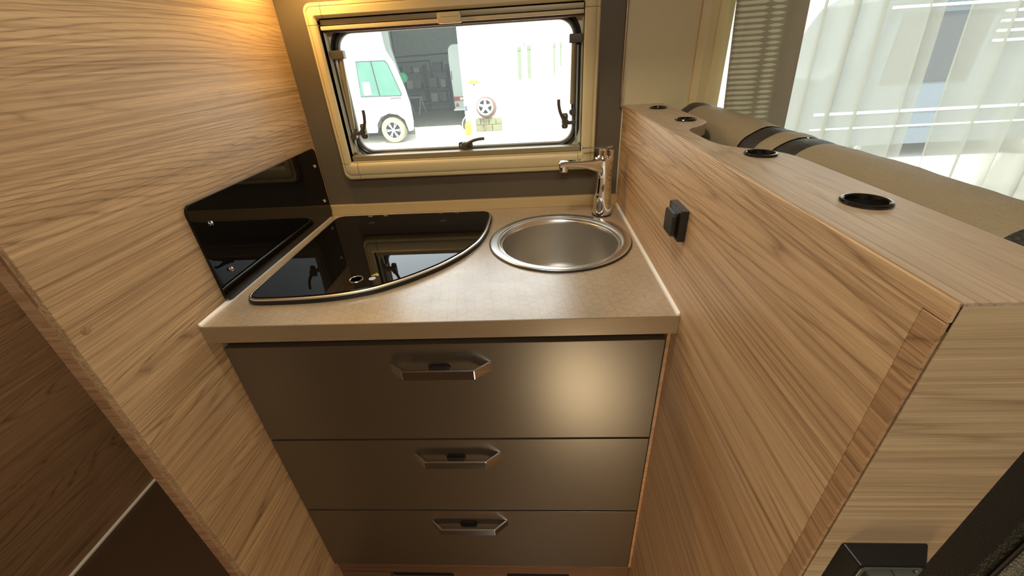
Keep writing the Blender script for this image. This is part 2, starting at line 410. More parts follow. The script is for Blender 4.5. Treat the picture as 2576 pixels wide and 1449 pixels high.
# sealant strips between worktop and panels
o = tag(link('sealant_strip', loft([[(x, y, z) for x, z in ((0.0003, .0002), (.0055, .0002), (.0045, .0035), (.0003, .0065))] for y in (-.596, -.4, -.03)], True, True, True), M['white']),
        'white sealant strip along the worktop edge below the black splash glass', 'sealant')
o = tag(link('sealant_strip', loft([[(x, y, z) for x, z in ((.8597, .0002), (.8545, .0002), (.8555, .0035), (.8597, .0065))] for y in (-.596, -.4, -.016)], True, True, True), M['white']),
        'white sealant strip between the worktop and the wooden partition', 'sealant')

# ================================================================== WORKTOP
SC = (.677, -.259)
HOB = [(.497, -.084), (.4995, -.120), (.498, -.186), (.493, -.232), (.484, -.275), (.471, -.307), (.456, -.338), (.437, -.367), (.416, -.395), (.390, -.422), (.358, -.451),
       (.330, -.472), (.300, -.491), (.272, -.503), (.240, -.513), (.205, -.520), (.165, -.5245), (.120, -.5265), (.075, -.5265),
       (.058, -.523), (.047, -.515), (.0415, -.503), (.040, -.488), (.0395, -.40), (.0392, -.30), (.039, -.20), (.039, -.10), (.041, -.080), (.049, -.066), (.063, -.0595), (.080, -.058),
       (.20, -.0585), (.34, -.0595), (.46, -.0605), (.478, -.0625), (.490, -.070)]
def densify(poly, n=3):
    P = [Vector((*p, 0)) for p in poly]; N = len(P); out = []
    for i in range(N):
        p0, p1, p2, p3 = P[i - 1], P[i], P[(i + 1) % N], P[(i + 2) % N]
        if (p2 - p1).length > .05: out.append(tuple(p1)[:2]); continue
        for j in range(n):
            t = j / n; q = .5 * ((2 * p1) + (-p0 + p2) * t + (2 * p0 - 5 * p1 + 4 * p2 - p3) * t * t + (-p0 + 3 * p1 - 3 * p2 + p3) * t ** 3); out.append((q.x, q.y))
    return out
def area(p): return sum(p[i - 1][0] * p[i][1] - p[i][0] * p[i - 1][1] for i in range(len(p))) / 2
if area(HOB) < 0: HOB = HOB[::-1]
wt_root = thing('worktop', 'brown stone-look kitchen worktop with a hairline triangle pattern', 'worktop', (.43, -.3, -.036))
hob_cut = offset_poly(HOB, .012)
bm = plate([(0.0002, -.5955), (.8598, -.5955), (.8598, -.0002), (0.0002, -.0002)], [hob_cut[::-1], circ(*SC, .158, 64)[::-1]], -.036, 0)
link('top_board', bm, M['worktop'], wt_root)
o = link('front_edge_strip', box(.0002, .8598, -.5975, -.5956, -.0362, -.0003, bev=.0006), M['worktop_edge'], wt_root)
o['label'] = 'lighter brushed edging strip'

# ================================================================== HOB
hob = thing('hob', 'quarter-round gas hob under a closed black glass lid', 'hob', (.25, -.3, 0))
H2 = densify(HOB, 3)
def ring_loft(poly, prof):
    return loft([[(p[0], p[1], z) for p in (offset_poly(poly, d) if d else poly)] for d, z in prof], True)
link('rubber_seal', ring_loft(H2, [(.010, .0003), (0.0, .0003), (-.0010, .005), (.0004, .0085), (.0030, .0092), (.0045, .0085)]), M['black'], hob)
link('steel_frame', ring_loft(H2, [(.0030, .0050), (.0030, .0105), (.0040, .0120), (.0095, .0128), (.0125, .0122), (.0140, .0105), (.0142, .0025)]), M['rim_steel'], hob)
G = offset_poly(H2, .0150)
gl = link('glass_lid', loft([[(p[0], p[1], z) for p in offset_poly(G, d)] for d, z in ((.0, .001), (.0, .0128), (.0007, .0140), (.0018, .0145))], True, True, True), M['black_glass'], hob)
for x in (.145, .190, .350, .395):
    link('hinge_tab', box(x - .0065, x + .0065, -.0765, -.0715, .0125, .0160, bev=.0008), M['chrome'], hob)
for x, y in ((.168, -.131), (.369, -.134)):
    link('lid_buffer', lathe(x, y, [(.0001, .0150), (.0065, .0150), (.0085, .0146), (.0085, .0144)], 24), M['black_satin'], hob)
k = link('finger_hole_ring', lathe(.246, -.457, [(.0115, .0146), (.0125, .0156), (.0140, .0157), (.0146, .0146)], 40), M['steel'], hob)
link('finger_hole_dark', lathe(.246, -.457, [(.0001, .0150), (.0119, .0150)], 40), M['void'], hob)  # flat black disc painted as the darkness inside the hole
k = link('sticker_disc', lathe(.2795, -.4555, [(.0001, .0149), (.0072, .0149), (.0072, .0145)], 32), M['sticker_blue'], hob); k['label'] = 'pale blue round sticker'
tri_ = [(.2725, -.4435), (.2905, -.4435), (.2815, -.4305)]
k = link('sticker_triangle', plate(tri_, [], .0145, .0149), M['yellow'], hob); k['label'] = 'yellow warning triangle sticker'
bm = box(.2807, .2823, -.4402, -.4355, .0149, .0151); bx(bm, .2807, .2823, -.4424, -.4409, .0149, .0151)
link('warning_mark', bm, M['black'], k)

# ================================================================== SINK
sink = thing('sink', 'round stainless steel sink bowl sunk into the worktop below the tap', 'sink', (SC[0], SC[1], 0))
link('rubber_seal', lathe(*SC, [(.160, .0003), (.1705, .0003), (.1715, .0022), (.1695, .0036), (.165, .0040)], 96), M['black'], sink)
link('rim', lathe(*SC, [(.1685, .0012), (.1688, .0045), (.1670, .0058), (.1640, .0063), (.1530, .0060), (.1510, .0050), (.1500, .0015), (.1485, .0008), (.1470, .0014),
                        (.1455, .0018), (.1440, .0008), (.1430, -.0035), (.1420, -.0045), (.1400, -.0040), (.1385, -.006), (.1375, -.012)], 96), M['steel'], sink)
prof = [(.1376, -.010), (.1365, -.040), (.1350, -.090), (.1330, -.115)]
for i in range(9):
    t = i / 8 * pi / 2; prof.append((.105 + .0265 * cos(t), -.118 - .030 * sin(t)))
prof += [(.06, -.1495), (.035, -.1505), (.033, -.153)]
link('bowl', lathe(*SC, prof, 96), M['bowl'], sink)
link('drain', lathe(*SC, [(.0335, -.1515), (.030, -.1500), (.024, -.1530), (.010, -.1535), (.0001, -.1535)], 40), M['steel'], sink)

# ================================================================== TAP
TX, TY = .8035, -.092
tap = thing('mixer_tap', 'polished chrome single-lever mixer tap standing behind the round sink', 'tap', (TX, TY, 0))
link('base_ring', lathe(TX, TY, [(.0255, .0003), (.0262, .002), (.0255, .0042), (.024, .0045)], 40), M['black_satin'], tap)
rows = []
for z, cx, rx, ry in ((.0010, 0, .0240, .0235), (.006, 0, .0246, .0240), (.03, 0, .0240, .0232), (.055, .0005, .0225, .0212), (.080, .001, .0205, .0190), (.100, .0015, .0195, .0180),
                      (.115, .001, .0198, .0182), (.128, -.0005, .0212, .0190), (.140, -.001, .0226, .0200), (.150, -.001, .0234, .0206), (.1545, -.001, .0232, .0204), (.1562, -.001, .0218, .0192)):
    rows.append([(TX + cx + rx * cos(2 * pi * k / 40), TY + ry * sin(2 * pi * k / 40), z) for k in range(40)])
link('body', loft(rows, True, True, True), M['chrome'], tap)
# spout: rounded sections running out over the bowl
rows = []
for t, zc, hz, wy in ((0, .1345, .0195, .0175), (.12, .1365, .0170, .0178), (.28, .1405, .0130, .0172), (.45, .1440, .0098, .0162), (.62, .1462, .0080, .0155), (.80, .1478, .0074, .0152), (.92, .1482, .0078, .0150), (.98, .1482, .0074, .0140), (1.0, .1484, .0052, .0100)):
    x = TX - .004 - .1145 * t; y = TY - .026 * t
    lp = []
    for k in range(28):
        a = 2 * pi * k / 28; ca, sa = cos(a), sin(a)
        q = .55
        lp.append((x + .22 * wy * math.copysign(abs(ca) ** q, ca) * .2, y + wy * math.copysign(abs(ca) ** q, ca), zc + hz * math.copysign(abs(sa) ** q, sa)))
    rows.append(lp)
link('spout', loft(rows, True, True, True), M['chrome'], tap)
ax_, ay_ = TX - .107, TY - .0243
link('aerator', lathe(ax_, ay_, [(.0001, .1275), (.0085, .1275), (.0112, .1285), (.0118, .131), (.0125, .145)], 32), M['chrome'], tap)
link('cartridge_neck', lathe(TX - .004, TY, [(.0150, .1555), (.0140, .158), (.0112, .161), (.0108, .174), (.0120, .178), (.0001, .1795)], 36), M['chrome'], tap)
link('neck_block', box(TX + .009, TX + .021, TY - .008, TY + .008, .1555, .1745, bev=.0025), M['chrome'], tap)
rows = []
for t, w, h, z in ((-.30, .006, .002, .1815), (-.24, .0135, .0034, .1815), (-.10, .0185, .0040, .1815), (.1, .0185, .0038, .1818), (.35, .0145, .0030, .1822), (.6, .0095, .0026, .1822), (.85, .0072, .0028, .1818), (.95, .0070, .0034, .1815), (1.0, .0045, .0020, .1815)):
    x = TX - .062 * t; y = TY - .006 * t
    rows.append([(x, y + w * cos(2 * pi * k / 24), z + h * sin(2 * pi * k / 24)) for k in range(24)])
link('lever', loft(rows, True, True, True), M['chrome'], tap)

# ================================================================== SPLASH GLASS
sg = thing('splash_glass', 'black glass splash panel screwed to the tall wooden panel beside the hob', 'splash panel', (.003, -.27, 0))
link('glass_sheet', plate(rrect(-.5180, -.0165, .0035, .2005, .016), [], .0012, .0062, 'x', .0007), M['black_glass'], sg)
link('backing_tape', plate(rrect(-.5170, -.0175, .0045, .1995, .016), [], .0002, .0012, 'x'), M['seal_grey'], sg)
for y, z in ((-.478, .155), (-.478, .058), (-.045, .057), (-.044, .156)):
    link('screw_cap', lathe(y, z, [(.0050, .0063), (.0050, .0080), (.0042, .0104), (.0023, .0116), (.0001, .0118)], 24, 'x'), M['chrome'], sg)
tag(link('screw_cover', lathe(-.7516, .107, [(.0062, .0003), (.0060, .0008), (.0048, .0011), (.0001, .0012)], 28, 'x'), M['wood_edge']),
    'small round wood-coloured screw cover on the tall panel', 'screw cover')

# ================================================================== BASE CABINET
cab = thing('drawer_cabinet', 'taupe base cabinet with three chrome-handled drawers under the worktop', 'cabinet', (.43, -.57, FL))
bm = bmesh.new(); bx(bm, .8530, .8594, -.5735, -.02, -.870, -.0365); bx(bm, .0004, .0018, -.560, -.02, -.870, -.0365); bx(bm, .0018, .853, -.10, -.02, -.870, -.19)
link('carcass', bm, M['wood_edge'], cab)
link('top_rail', box(.0018, .853, -.560, -.53, -.064, -.0365), M['dark_void'], cab)
link('gap_shade_sheet', box(.0018, .853, -.530, -.525, -.870, -.20), M['dark_void'], cab)  # dark sheet added behind the fronts to blacken the drawer gaps
ZT = [(-.0675, -.3307), (-.3365, -.5993), (-.6050, -.8700)]
HZ = [-.1125, -.3785, -.6440]
dlab = ['top drawer front', 'middle drawer front', 'bottom drawer front']
for (zt, zb), hz, lb in zip(ZT, HZ, dlab):
    d = link('drawer', box(.0022, .8515, -.5732, -.5552, zb, zt, bev=.0012), M['drawer'], cab)
    # handle: chrome bar on two slanting legs
    out = [(.3245, -.5733), (.3540, -.5985), (.3575, -.6005), (.4935, -.6005), (.4970, -.5985), (.5270, -.5733)]
    inn = [(.5200, -.5733), (.4945, -.5945), (.4920, -.5960), (.3590, -.5960), (.3565, -.5945), (.3315, -.5733)]
    hb = plate(out + inn, [], hz - .0215, hz, 'z', .0009)
    h = link('handle', hb, M['chrome'], d)
    link('lock_button', plate(rrect(.4020, .4460, hz - .0245, hz - .0025, .0105), [], -.5790, -.5733, 'y', .0014), M['black'], d)
link('plinth', plate([(.0008, FL + .0005), (.8592, FL + .0005), (.8592, -.873), (.0008, -.873)],
     [rrect(.15, .345, -.985, -.937, .008)[::-1], rrect(.505, .69, -.985, -.937, .008)[::-1]], -.562, -.548, 'y'), M['wood_plinth'], cab)
link('vent_grille', plate(rrect(.14, .355, -.992, -.930, .006), [], -.548, -.544, 'y'), M['black'], cab)
link('vent_grille', plate(rrect(.495, .70, -.992, -.930, .006), [], -.548, -.544, 'y'), M['black'], cab)

# ================================================================== PARTITION
part = thing('partition', 'half-height wooden partition with a curved top slab and black grommets', 'partition', (.91, -.5, FL))
link('side_panel', plate([(-.9581, FL + .0005), (-.0005, FL + .0005), (-.0005, .2655), (-.9752, .2655), (-.9752, .2515), (-.9581, .2515)][::1], [], .8600, .8632, 'x', .0008), M['wood_y2'], part)
link('edge_strip', box(.8597, .8628, -.9748, -.9582, FL + .0005, .2510, bev=.0005), M['wood_strip'], part)
e = link('end_panel', box(.8634, .9640, -.9760, -.9560, FL + .0005, .2640, bev=.0008), M['wood_x'], part); e['label'] = 'pale cross-grained end panel'
link('core', box(.8634, .895, -.955, -.001, FL + .001, .244), M['dark_void'], part)  # core coloured dark so the notch recess reads as shaded
crv = [(.9615, -.0005), (.9615, -.285), (.9612, -.300), (.9590, -.315), (.9530, -.331), (.9400, -.350), (.9230, -.368), (.9090, -.380), (.9010, -.391), (.8975, -.405), (.8965, -.425), (.8965, -.455),
       (.8970, -.485), (.8990, -.510), (.9030, -.530), (.9100, -.544), (.9190, -.5545), (.9300, -.564), (.9430, -.575), (.9530, -.588), (.9600, -.603), (.9635, -.620), (.9645, -.640), (.9645, -.9760)]
slab = [(.8634, -.9758), (.8634, -.0005)] + crv
CUPS = [(.9245, -.0960), (.9265, -.2910), (.9243, -.6040), (.9238, -.8050)]
sl = plate(slab, [circ(x, y, .0165, 40) for x, y in CUPS], .2450, .2663, 'z')
bmesh.ops.recalc_face_normals(sl, faces=sl.faces)
eds = [e for e in sl.edges if len(e.link_faces) == 2 and e.calc_face_angle(0) > rad(60) and all(v.co.z > .26 for v in e.verts)
       and not any(((e.verts[0].co.x - x) ** 2 + (e.verts[0].co.y - y) ** 2) < .022 ** 2 for x, y in CUPS)]
bmesh.ops.bevel(sl, geom=eds, offset=.0016, segments=2, affect='EDGES', profile=.5)
link('top_slab', sl, M['wood_slab'], part)
for i, (x, y) in enumerate(CUPS):
    g = thing('grommet', ['black round grommet at the window end of the partition top', 'black round grommet on the tab before the curved notch', 'black round grommet just past the curved notch in the partition top',
                          'black round grommet beside the open end of the partition top'][i], 'grommet', (x, y, .2663), 'black grommets set in the partition top')
    link('rim', lathe(x, y, [(.0168, .2666), (.0205, .2666), (.0208, .2680), (.0198, .2695), (.0178, .2698), (.0165, .2688), (.0158, .2655)], 40), M['black_gloss'], g)
    link('well', lathe(x, y, [(.0160, .2670), (.0156, .2300), (.0150, .2290), (.0001, .2290)], 40), M['black'], g)

# switch on the partition above the worktop
sw = thing('light_switch', 'small black rocker switch on the partition face above the sink', 'switch', (.86, -.53, .148))
link('base_box', box(.8475, .8600, -.5620, -.5010, .1215, .1735, bev=.0012), M['black_satin'], sw)
link('rocker_frame', box(.8452, .8478, -.5560, -.5075, .1260, .1690, bev=.0010), M['black_gloss'], sw)
link('rocker', plate(rrect(-.5530, -.5110, .1265, .1655, .005), [], .8385, .8455, 'x', .0014), M['black_satin'], sw)
# double switch on the end panel
s2 = thing('double_switch', 'large black and grey double rocker switch on the partition end panel', 'switch', (.915, -.9757, -.02))
X0, X1, Z0, Z1 = .8790, .9505, -.0540, .0165
link('bezel_frame', loft([[(x, y, z) for x, z in rrect(X0 + d, X1 - d, Z0 + d, Z1 - d, .0025)] for d, y in ((0, -.9757), (.0, -.9770), (.0080, -.9900), (.0100, -.9905), (.0112, -.9895), (.0125, -.9840))], True), M['black_satin'], s2)
link('inner_ring', loft([[(x, y, z) for x, z in rrect(X0 + d, X1 - d, Z0 + d, Z1 - d, .004)] for d, y in ((.0102, -.9906), (.0108, -.9911), (.0135, -.9911), (.0142, -.9900), (.0145, -.9840))], True), M['grey_plastic'], s2)
link('back_plate', box(X0 + .012, X1 - .012, -.9850, -.9757, Z0 + .012, Z1 - .012), M['black'], s2)
mid = (X0 + X1) / 2 + .002
for a, c in ((X0 + .0165, mid - .0004), (mid + .0004, X1 - .0165)):
    zt, zb, zm = Z1 - .0165, Z0 + .0165, (Z0 + Z1) / 2
    prof = [(-.9850, zb), (-.9900, zb), (-.9925, zm), (-.9955, zt - .006), (-.9945, zt - .001), (-.9850, zt)]
    bm = loft([[(x, y, z) for y, z in prof] for x in (a, c)], True, True, True)
    bmesh.ops.bevel(bm, geom=[e for e in bm.edges], offset=.0006, segments=2, affect='EDGES')
    link('rocker', bm, M['grey_plastic'], s2)

# ================================================================== BENCH BACKREST
from mathutils import noise as mn
bench = thing('bench_backrest', 'beige leather bench backrest roll with charcoal bands behind the partition', 'bench backrest', (1.03, -.45, FL))
RC = (1.0235, .2190)
def roll(y0, y1, name, mat, dr=0.0, cap0=False, cap1=False, n=14, label=None):
    rows = []
    N = max(3, int(abs(y1 - y0) / .012))
    for i in range(N + 1):
        t = i / N; y = y0 + (y1 - y0) * t
        puff = .0022 * sin(pi * min(1, max(0, t))) ** .5 + dr
        shrink = 1.0
        if cap1: shrink = min(1, max(.25, (1 - ((t - .55) / .45) ** 2) ** .5 if t > .55 else 1))
        if cap0: shrink = min(1, max(.35, (1 - ((.45 - t) / .45) ** 2) ** .5 if t < .45 else 1))
        lp = []
        for k in range(40):
            a = 2 * pi * k / 40
            w = mn.noise(Vector((cos(a) * 2.2, sin(a) * 2.2, y * 11))) * .0022 + mn.noise(Vector((cos(a) * 1.2, sin(a) * 1.2, y * 34 + 5))) * .0010
            rx = (.0555 + puff + w) * shrink; rz = (.0520 + puff + w) * (shrink * .6 + .4)
            lp.append((RC[0] + rx * cos(a), y, RC[1] + rz * sin(a)))
        rows.append(lp)
    o = link(name, loft(rows, True, cap0, cap1), mat, bench, ang=60)
    if label: o['label'] = label
    return o
roll(-.055, -.128, 'roll_end', M['dark_leather'], cap0=True, label='charcoal leather end of the roll')
roll(-.128, -.432, 'roll', M['beige_leather'])
roll(-.432, -.482, 'roll_band', M['dark_leather'], -.0015, label='charcoal leather band')
roll(-.482, -.527, 'roll', M['beige_leather'])
roll(-.527, -.580, 'roll_band', M['dark_leather'], -.0015, label='charcoal leather band')
roll(-.580, -.872, 'roll', M['beige_leather'])
roll(-.872, -.962, 'roll_end', M['dark_leather'], cap1=True, label='charcoal leather end of the roll')
link('back_board', box(.9655, 1.052, -.958, -.10, FL + .001, .20, bev=.012, seg=3), M['dark_leather'], bench)
g_ = link('side_pad', box(1.0535, 1.16, -.975, -.12, FL + .001, .17, bev=.014, seg=3), M['grey_leather'], bench); g_['label'] = 'grey leather side pad'
link('seam_piping', tube([(1.0528, -.964, FL + .01), (1.0528, -.964, .16)], .0022, 8), M['black'], bench)

# ================================================================== KITCHEN WINDOW
win = thing('kitchen_window', 'hinged caravan window in a cream frame with black rubber seal, above the hob', 'window', (.43, 0, .11))
del win['category']; del win['label']; win['kind'] = 'structure'; win.name = 'window_1'
OUT = (.0755, .7880, .1065, .5310); INN = (.1045, .7500, .1535, .4975)
def wloop(t, y, r0=.020, r1=.003):
    a = [OUT[i] + (INN[i] - OUT[i]) * t for i in range(4)]
    r = r0 + (r1 - r0) * t
    return [(x, y, z) for x, z in rrect(a[0], a[1], a[2], a[3], r, 6)]
prof = [(0.0, -.0002), (0.0, -.014), (.03, -.0195), (.10, -.0225), (.24, -.0230), (.27, -.0212), (.30, -.0232), (.42, -.0262), (.80, -.0268), (.93, -.0240), (1.0, -.0200), (1.0, -.0002)]
loops = [wloop(t, y) for t, y in prof]
# corner order of rrect: top-right, top-left, bottom-left, bottom-right, 7 points each
CL = .034
names_ = ['frame_corner', 'frame_rail']
for c in range(4):
    # corner piece: the arc plus a straight stub on both sides
    rows = []
    for (t, y), lp in zip(prof, loops):
        arc = lp[c * 7:(c + 1) * 7]
        prv = lp[(c * 7 - 1) % 28]; nxt = lp[((c + 1) * 7) % 28]
        p0, p1 = Vector(arc[0]), Vector(arc[-1])
        corner = Vector(({0: OUT[1], 1: OUT[0], 2: OUT[0], 3: OUT[1]}[c], y, {0: OUT[3], 1: OUT[3], 2: OUT[2], 3: OUT[2]}[c]))
        def stub(p, q):
            d = (Vector(q) - p).normalized(); dist = abs((p - corner).dot(d)); return p + d * max(0.0, CL + .012 - dist)
        rows.append([stub(p0, prv)] + [Vector(a) for a in arc] + [stub(p1, nxt)])
    bm = loft(rows, False)
    bmesh.ops.translate(bm, verts=bm.verts, vec=(0, -.0006, 0))
    link('frame_corner', bm, M['cream'], win)
    # rail between this corner's last point and the next corner's first
    rows = []
    for (t, y), lp in zip(prof, loops):
        a_, b_ = Vector(lp[c * 7 + 6]), Vector(lp[((c + 1) * 7) % 28]); d = (b_ - a_).normalized()
        c2 = (c + 1) % 4
        K = lambda c: Vector(({0: OUT[1], 1: OUT[0], 2: OUT[0], 3: OUT[1]}[c], y, {0: OUT[3], 1: OUT[3], 2: OUT[2], 3: OUT[2]}[c]))
        da = abs((a_ - K(c)).dot(d)); db = abs((b_ - K(c2)).dot(d))
        rows.append([a_ + d * (CL + .0128 - da), b_ - d * (CL + .0128 - db)])
    link('frame_rail', loft(rows, False), M['cream'], win)
# reveal and seal backing plate
IR = rrect(INN[0], INN[1], INN[2], INN[3], .003, 2)
link('reveal', loft([[(x, y, z) for x, z in IR] for y in (-.019, .030)], True), M['cream_light'], win)
SEAL = (.1045, .7480, .1570, .4860); SR = .058
bm = plate(rrect(.0990, .7560, .1510, .5040, .004, 2), [rrect(SEAL[0] + .003, SEAL[1] - .003, SEAL[2] + .003, SEAL[3] - .003, SR - .003, 12)[::-1]], .026, .032, 'y')
link('seal_plate', bm, M['cream_light'], win)
def sloop(d, y): return [(x, y, z) for x, z in rrect(SEAL[0] + d, SEAL[1] - d, SEAL[2] + d, SEAL[3] - d, SR - d, 14)]
link('rubber_seal', loft([sloop(*q) for q in ((0, .027), (.0003, .0215), (.003, .0195), (.006, .0215), (.007, .0245), (.009, .0235), (.0115, .0215), (.014, .0235), (.0155, .030))], True), M['seal'], win)
link('outer_gasket', loft([sloop(*q) for q in ((.0150, .0300), (.0160, .0285), (.0190, .0290), (.0205, .0315), (.0205, .036))], True), M['seal_grey'], win)
link('pane', loft([sloop(.016, .0365)], True, True, False), M['pane'], win)
# blind cassette and rails
link('blind_cassette', box(.1055, .7495, -.010, .024, .4835, .4965, bev=.002), M['taupe_metal'], win)
link('flyscreen_bar', box(.1060, .7490, -.014, .012, .4735, .4820, bev=.0015), M['cream'], win)
link('flyscreen_brush', box(.1065, .7485, -.002, .010, .4685, .4735), M['hose'], win)
link('lower_blind_bar', box(.1060, .7490, -.012, .014, .1570, .1705, bev=.0015), M['taupe_metal'], win)
link('lower_track', box(.1055, .7495, -.019, .010, .1538, .1562, bev=.0006), M['cream'], win)
h = link('blind_pull', plate(rrect(.3985, .4560, .4705, .4935, .004), [], -.0235, -.0105, 'y', .0014), M['cream'], win)
link('pull_recess', plate(rrect(.406, .449, .484, .4895, .002), [], -.0245, -.0232, 'y', .0004), M['cream'], h)
for x in (.1165, .7385):
    link('screen_track', box(x - .0018, x + .0018, .008, .016, .175, .41, bev=.0005), M['seal_grey'], win)
# stays
def stay(xa, xb, zt, zb, sgn, n):
    r = thing('window_stay', ['telescopic window stay beside the hob end of the window', 'telescopic window stay beside the tap end of the window'][n], 'window stay', (xa, .012, zt), 'telescopic stays of the kitchen window')
    link('tube', tube([(xa, .014, zt), (xb, .014, zb)], .0062, 16), M['taupe_metal'], r)
    link('bracket', box(min(xa + .012 * sgn, xa - .020 * sgn), max(xa + .012 * sgn, xa - .020 * sgn), .004, .024, zt - .002, zt + .018, bev=.002), M['hardware'], r)
    link('rod', tube([(xb, .014, zb), (xb - .0008 * sgn, .014, zb - .018)], .0026, 10), M['black_satin'], r)
    link('joint', lathe(xb - .001 * sgn, zb - .020, [(.0001, .006), (.0085, .006), (.0085, .020), (.0001, .020)], 20, 'y'), M['hardware'], r)
stay(.1285, .1175, .412, .240, 1, 0)
stay(.7285, .7265, .416, .274, -1, 1)
# latches: local (a, b) in the window plane, lever points to +a, arm to -b
def latch(cx, cz, mp, label, y=.004):
    r = thing('window_latch', label, 'window latch', (cx, y, cz), 'black latches of the kitchen window')
    P = lambda a, c, yy: (cx + mp(a, c)[0], yy, cz + mp(a, c)[1])
    pl = [mp(a, c) for a, c in rrect(-.021, .019, -.0085, .0085, .006)]
    pl = [(cx + a, cz + c) for a, c in pl]
    link('plate', plate(pl, [], y + .010, y + .016, 'y', .001), M['hardware'], r)
    path = smooth_path([P(-.004, 0, y + .006), P(.006, .004, y + .002), (P(.022, .013, y - .004)), P(.040, .0175, y - .008), P(.056, .0185, y - .010)], 5)
    n = len(path); link('lever', tube(path, [.0085 - .0042 * min(1, i / (n * .45)) for i in range(n)], 14, up=(0, 1, 0)), M['hardware'], r)
    link('pivot', lathe(cx + mp(-.002, 0)[0], cz + mp(-.002, 0)[1], [(.0001, y - .002), (.0085, y - .001), (.0098, y + .004), (.0100, y + .011)], 24, 'y'), M['hardware'], r)
    for a in (-.014, .013):
        q = mp(a, 0); link('screw', lathe(cx + q[0], cz + q[1], [(.0001, y + .0085), (.0028, y + .0088), (.0032, y + .0102)], 14, 'y'), M['seal_grey'], r)
    a0, a1 = mp(-.010, -.004), mp(-.0005, -.030)
    link('arm', box(cx + min(a0[0], a1[0]), cx + max(a0[0], a1[0]), y + .004, y + .014, cz + min(a0[1], a1[1]), cz + max(a0[1], a1[1]), bev=.0012), M['hardware'], r)
latch(.430, .1820, lambda a, c: (a, c), 'dark latch at the bottom middle of the kitchen window')
latch(.146, .2330, lambda a, c: (c, a), 'dark latch with upright lever at the hob side of the kitchen window')
latch(.708, .2330, lambda a, c: (-c, a), 'dark latch with upright lever at the tap side of the kitchen window')

# ================================================================== DINETTE WINDOW AND CURTAINS
w2 = bpy.data.objects.new('window_2', None); C.objects.link(w2); w2.location = (1.63, 0, .28); w2['kind'] = 'structure'
A = (1.0250, 2.24, -.12, .70); B_ = (1.098, 2.17, -.055, .625)
prof = [(0, -.0005), (0, -.012), (.20, -.0180), (.23, -.0185), (.30, -.0150), (.50, -.0150), (.53, -.0185), (.80, -.020), (1.0, -.014), (1.0, .048)]
rows = []
for t, y in prof:
    q = [A[i] + (B_[i] - A[i]) * t for i in range(4)]
    rows.append([(x, y, z) for x, z in rrect(*q, .02 + .03 * t, 6)])
link('frame', loft(rows, True), M['cream'], w2)
link('pane', loft([[(x, .046, z) for x, z in rrect(1.095, 2.17, -.055, .625, .05, 6)]], True, True, False), M['pane'], w2)

def cloth(name, xt0, xt1, xb0, xb1, zt, zb, y, amp, nf, mat, seed, thick=.0006, ny=220, nz=26, lap=.35):
    bm = bmesh.new(); rnd = random.Random(seed); ph = [rnd.uniform(0, 6.28) for _ in range(4)]
    uvl = bm.loops.layers.uv.new('UVMap'); g = []
    for j in range(nz + 1):
        s = j / nz; z = zt + (zb - zt) * s; row = []
        for i in range(ny + 1):
            t = i / ny; x = xt0 + (xt1 - xt0) * t + ((xb0 + (xb1 - xb0) * t) - (xt0 + (xt1 - xt0) * t)) * s
            a = amp * (1 - .15 * s)
            w = 2 * pi * nf * (t + .030 * sin(5.1 * t + ph[0]) + .018 * sin(13 * t + ph[1] + .6 * s))
            yy = y + a * (sin(w) + .35 * sin(2 * w + ph[2]) * sin(3 * t + ph[3])) + .003 * sin(4 * s + 9 * t)
            row.append((bm.verts.new((x + a * lap * cos(w), yy, z)), (t * abs(xt1 - xt0), z)))
        g.append(row)
    for j in range(nz):
        for i in range(ny):
            q = (g[j][i], g[j][i + 1], g[j + 1][i + 1], g[j + 1][i]); f = bm.faces.new([k[0] for k in q])
            for l, k in zip(f.loops, q): l[uvl].uv = k[1]
    return link(name, bm, mat, ang=80)
c1 = cloth('patterned_curtain', 1.060, 1.222, 1.108, 1.262, .66, -.02, -.074, .0045, 1.3, M['pattern_curtain'], 3, ny=90)
tag(c1, 'grey-beige curtain woven with rows of pointed lozenges, tied at the window edge', 'curtain')
c2 = cloth('sheer_curtain', 1.105, 1.545, 1.098, 1.605, .66, -.04, -.033, .0135, 5.6, M['sheer'], 5, ny=420, lap=1.25)
tag(c2, 'white sheer curtain hanging beside the patterned curtain', 'curtain', 'white sheer curtains of the dinette window')
c3 = cloth('sheer_curtain', 1.575, 2.13, 1.640, 2.15, .66, -.04, -.034, .0140, 5.8, M['sheer'], 11, ny=420, lap=1.25)
tag(c3, 'white sheer curtain beyond the narrow gap, farther along the dinette window', 'curtain', 'white sheer curtains of the dinette window')

# ================================================================== OUTSIDE
GZ = -1.5
struct('ground', box(-30, 30, .3, 10.95, GZ - .1, GZ), M['asphalt'])
struct('ground_garage', box(-12, 14, 10.95, 17.2, GZ - .1, GZ + .002), M['garage_floor'])
struct('wall_garage_front', box(-1.20, 14, 10.9, 11.2, GZ, 3.2), M['render_wall'])
struct('wall_garage_back', box(-12, 14, 17.0, 17.2, GZ, 3.2), M['garage_wall'])
struct('wall_garage_side', box(-12.2, -12, 10.9, 17.2, GZ, 3.2), M['garage_wall'])
bm = box(-12.2, 14, 10.9, 17.2, 3.2, 3.4); bx(bm, -12.2, -1.2, 10.9, 11.2, 1.55, 3.2)
struct('ceiling_garage', bm, M['render_wall'])
# conduits on the garage back wall
for n_, pts in (('conduit', [(-4.62, 16.95, 1.5), (-4.62, 16.95, .42), (-2.2, 16.95, .46)]), ('conduit', [(-4.6, 16.95, .22), (-3.3, 16.95, .25), (-3.25, 16.95, -.6)])):
    tag(link(n_, tube(pts, .025, 8), M['dark']), ['dark pipe across the garage back wall turning up at its end', 'lower dark pipe on the garage back wall dropping beside the shelves'][0 if pts[0][2] > 1 else 1], 'pipe')

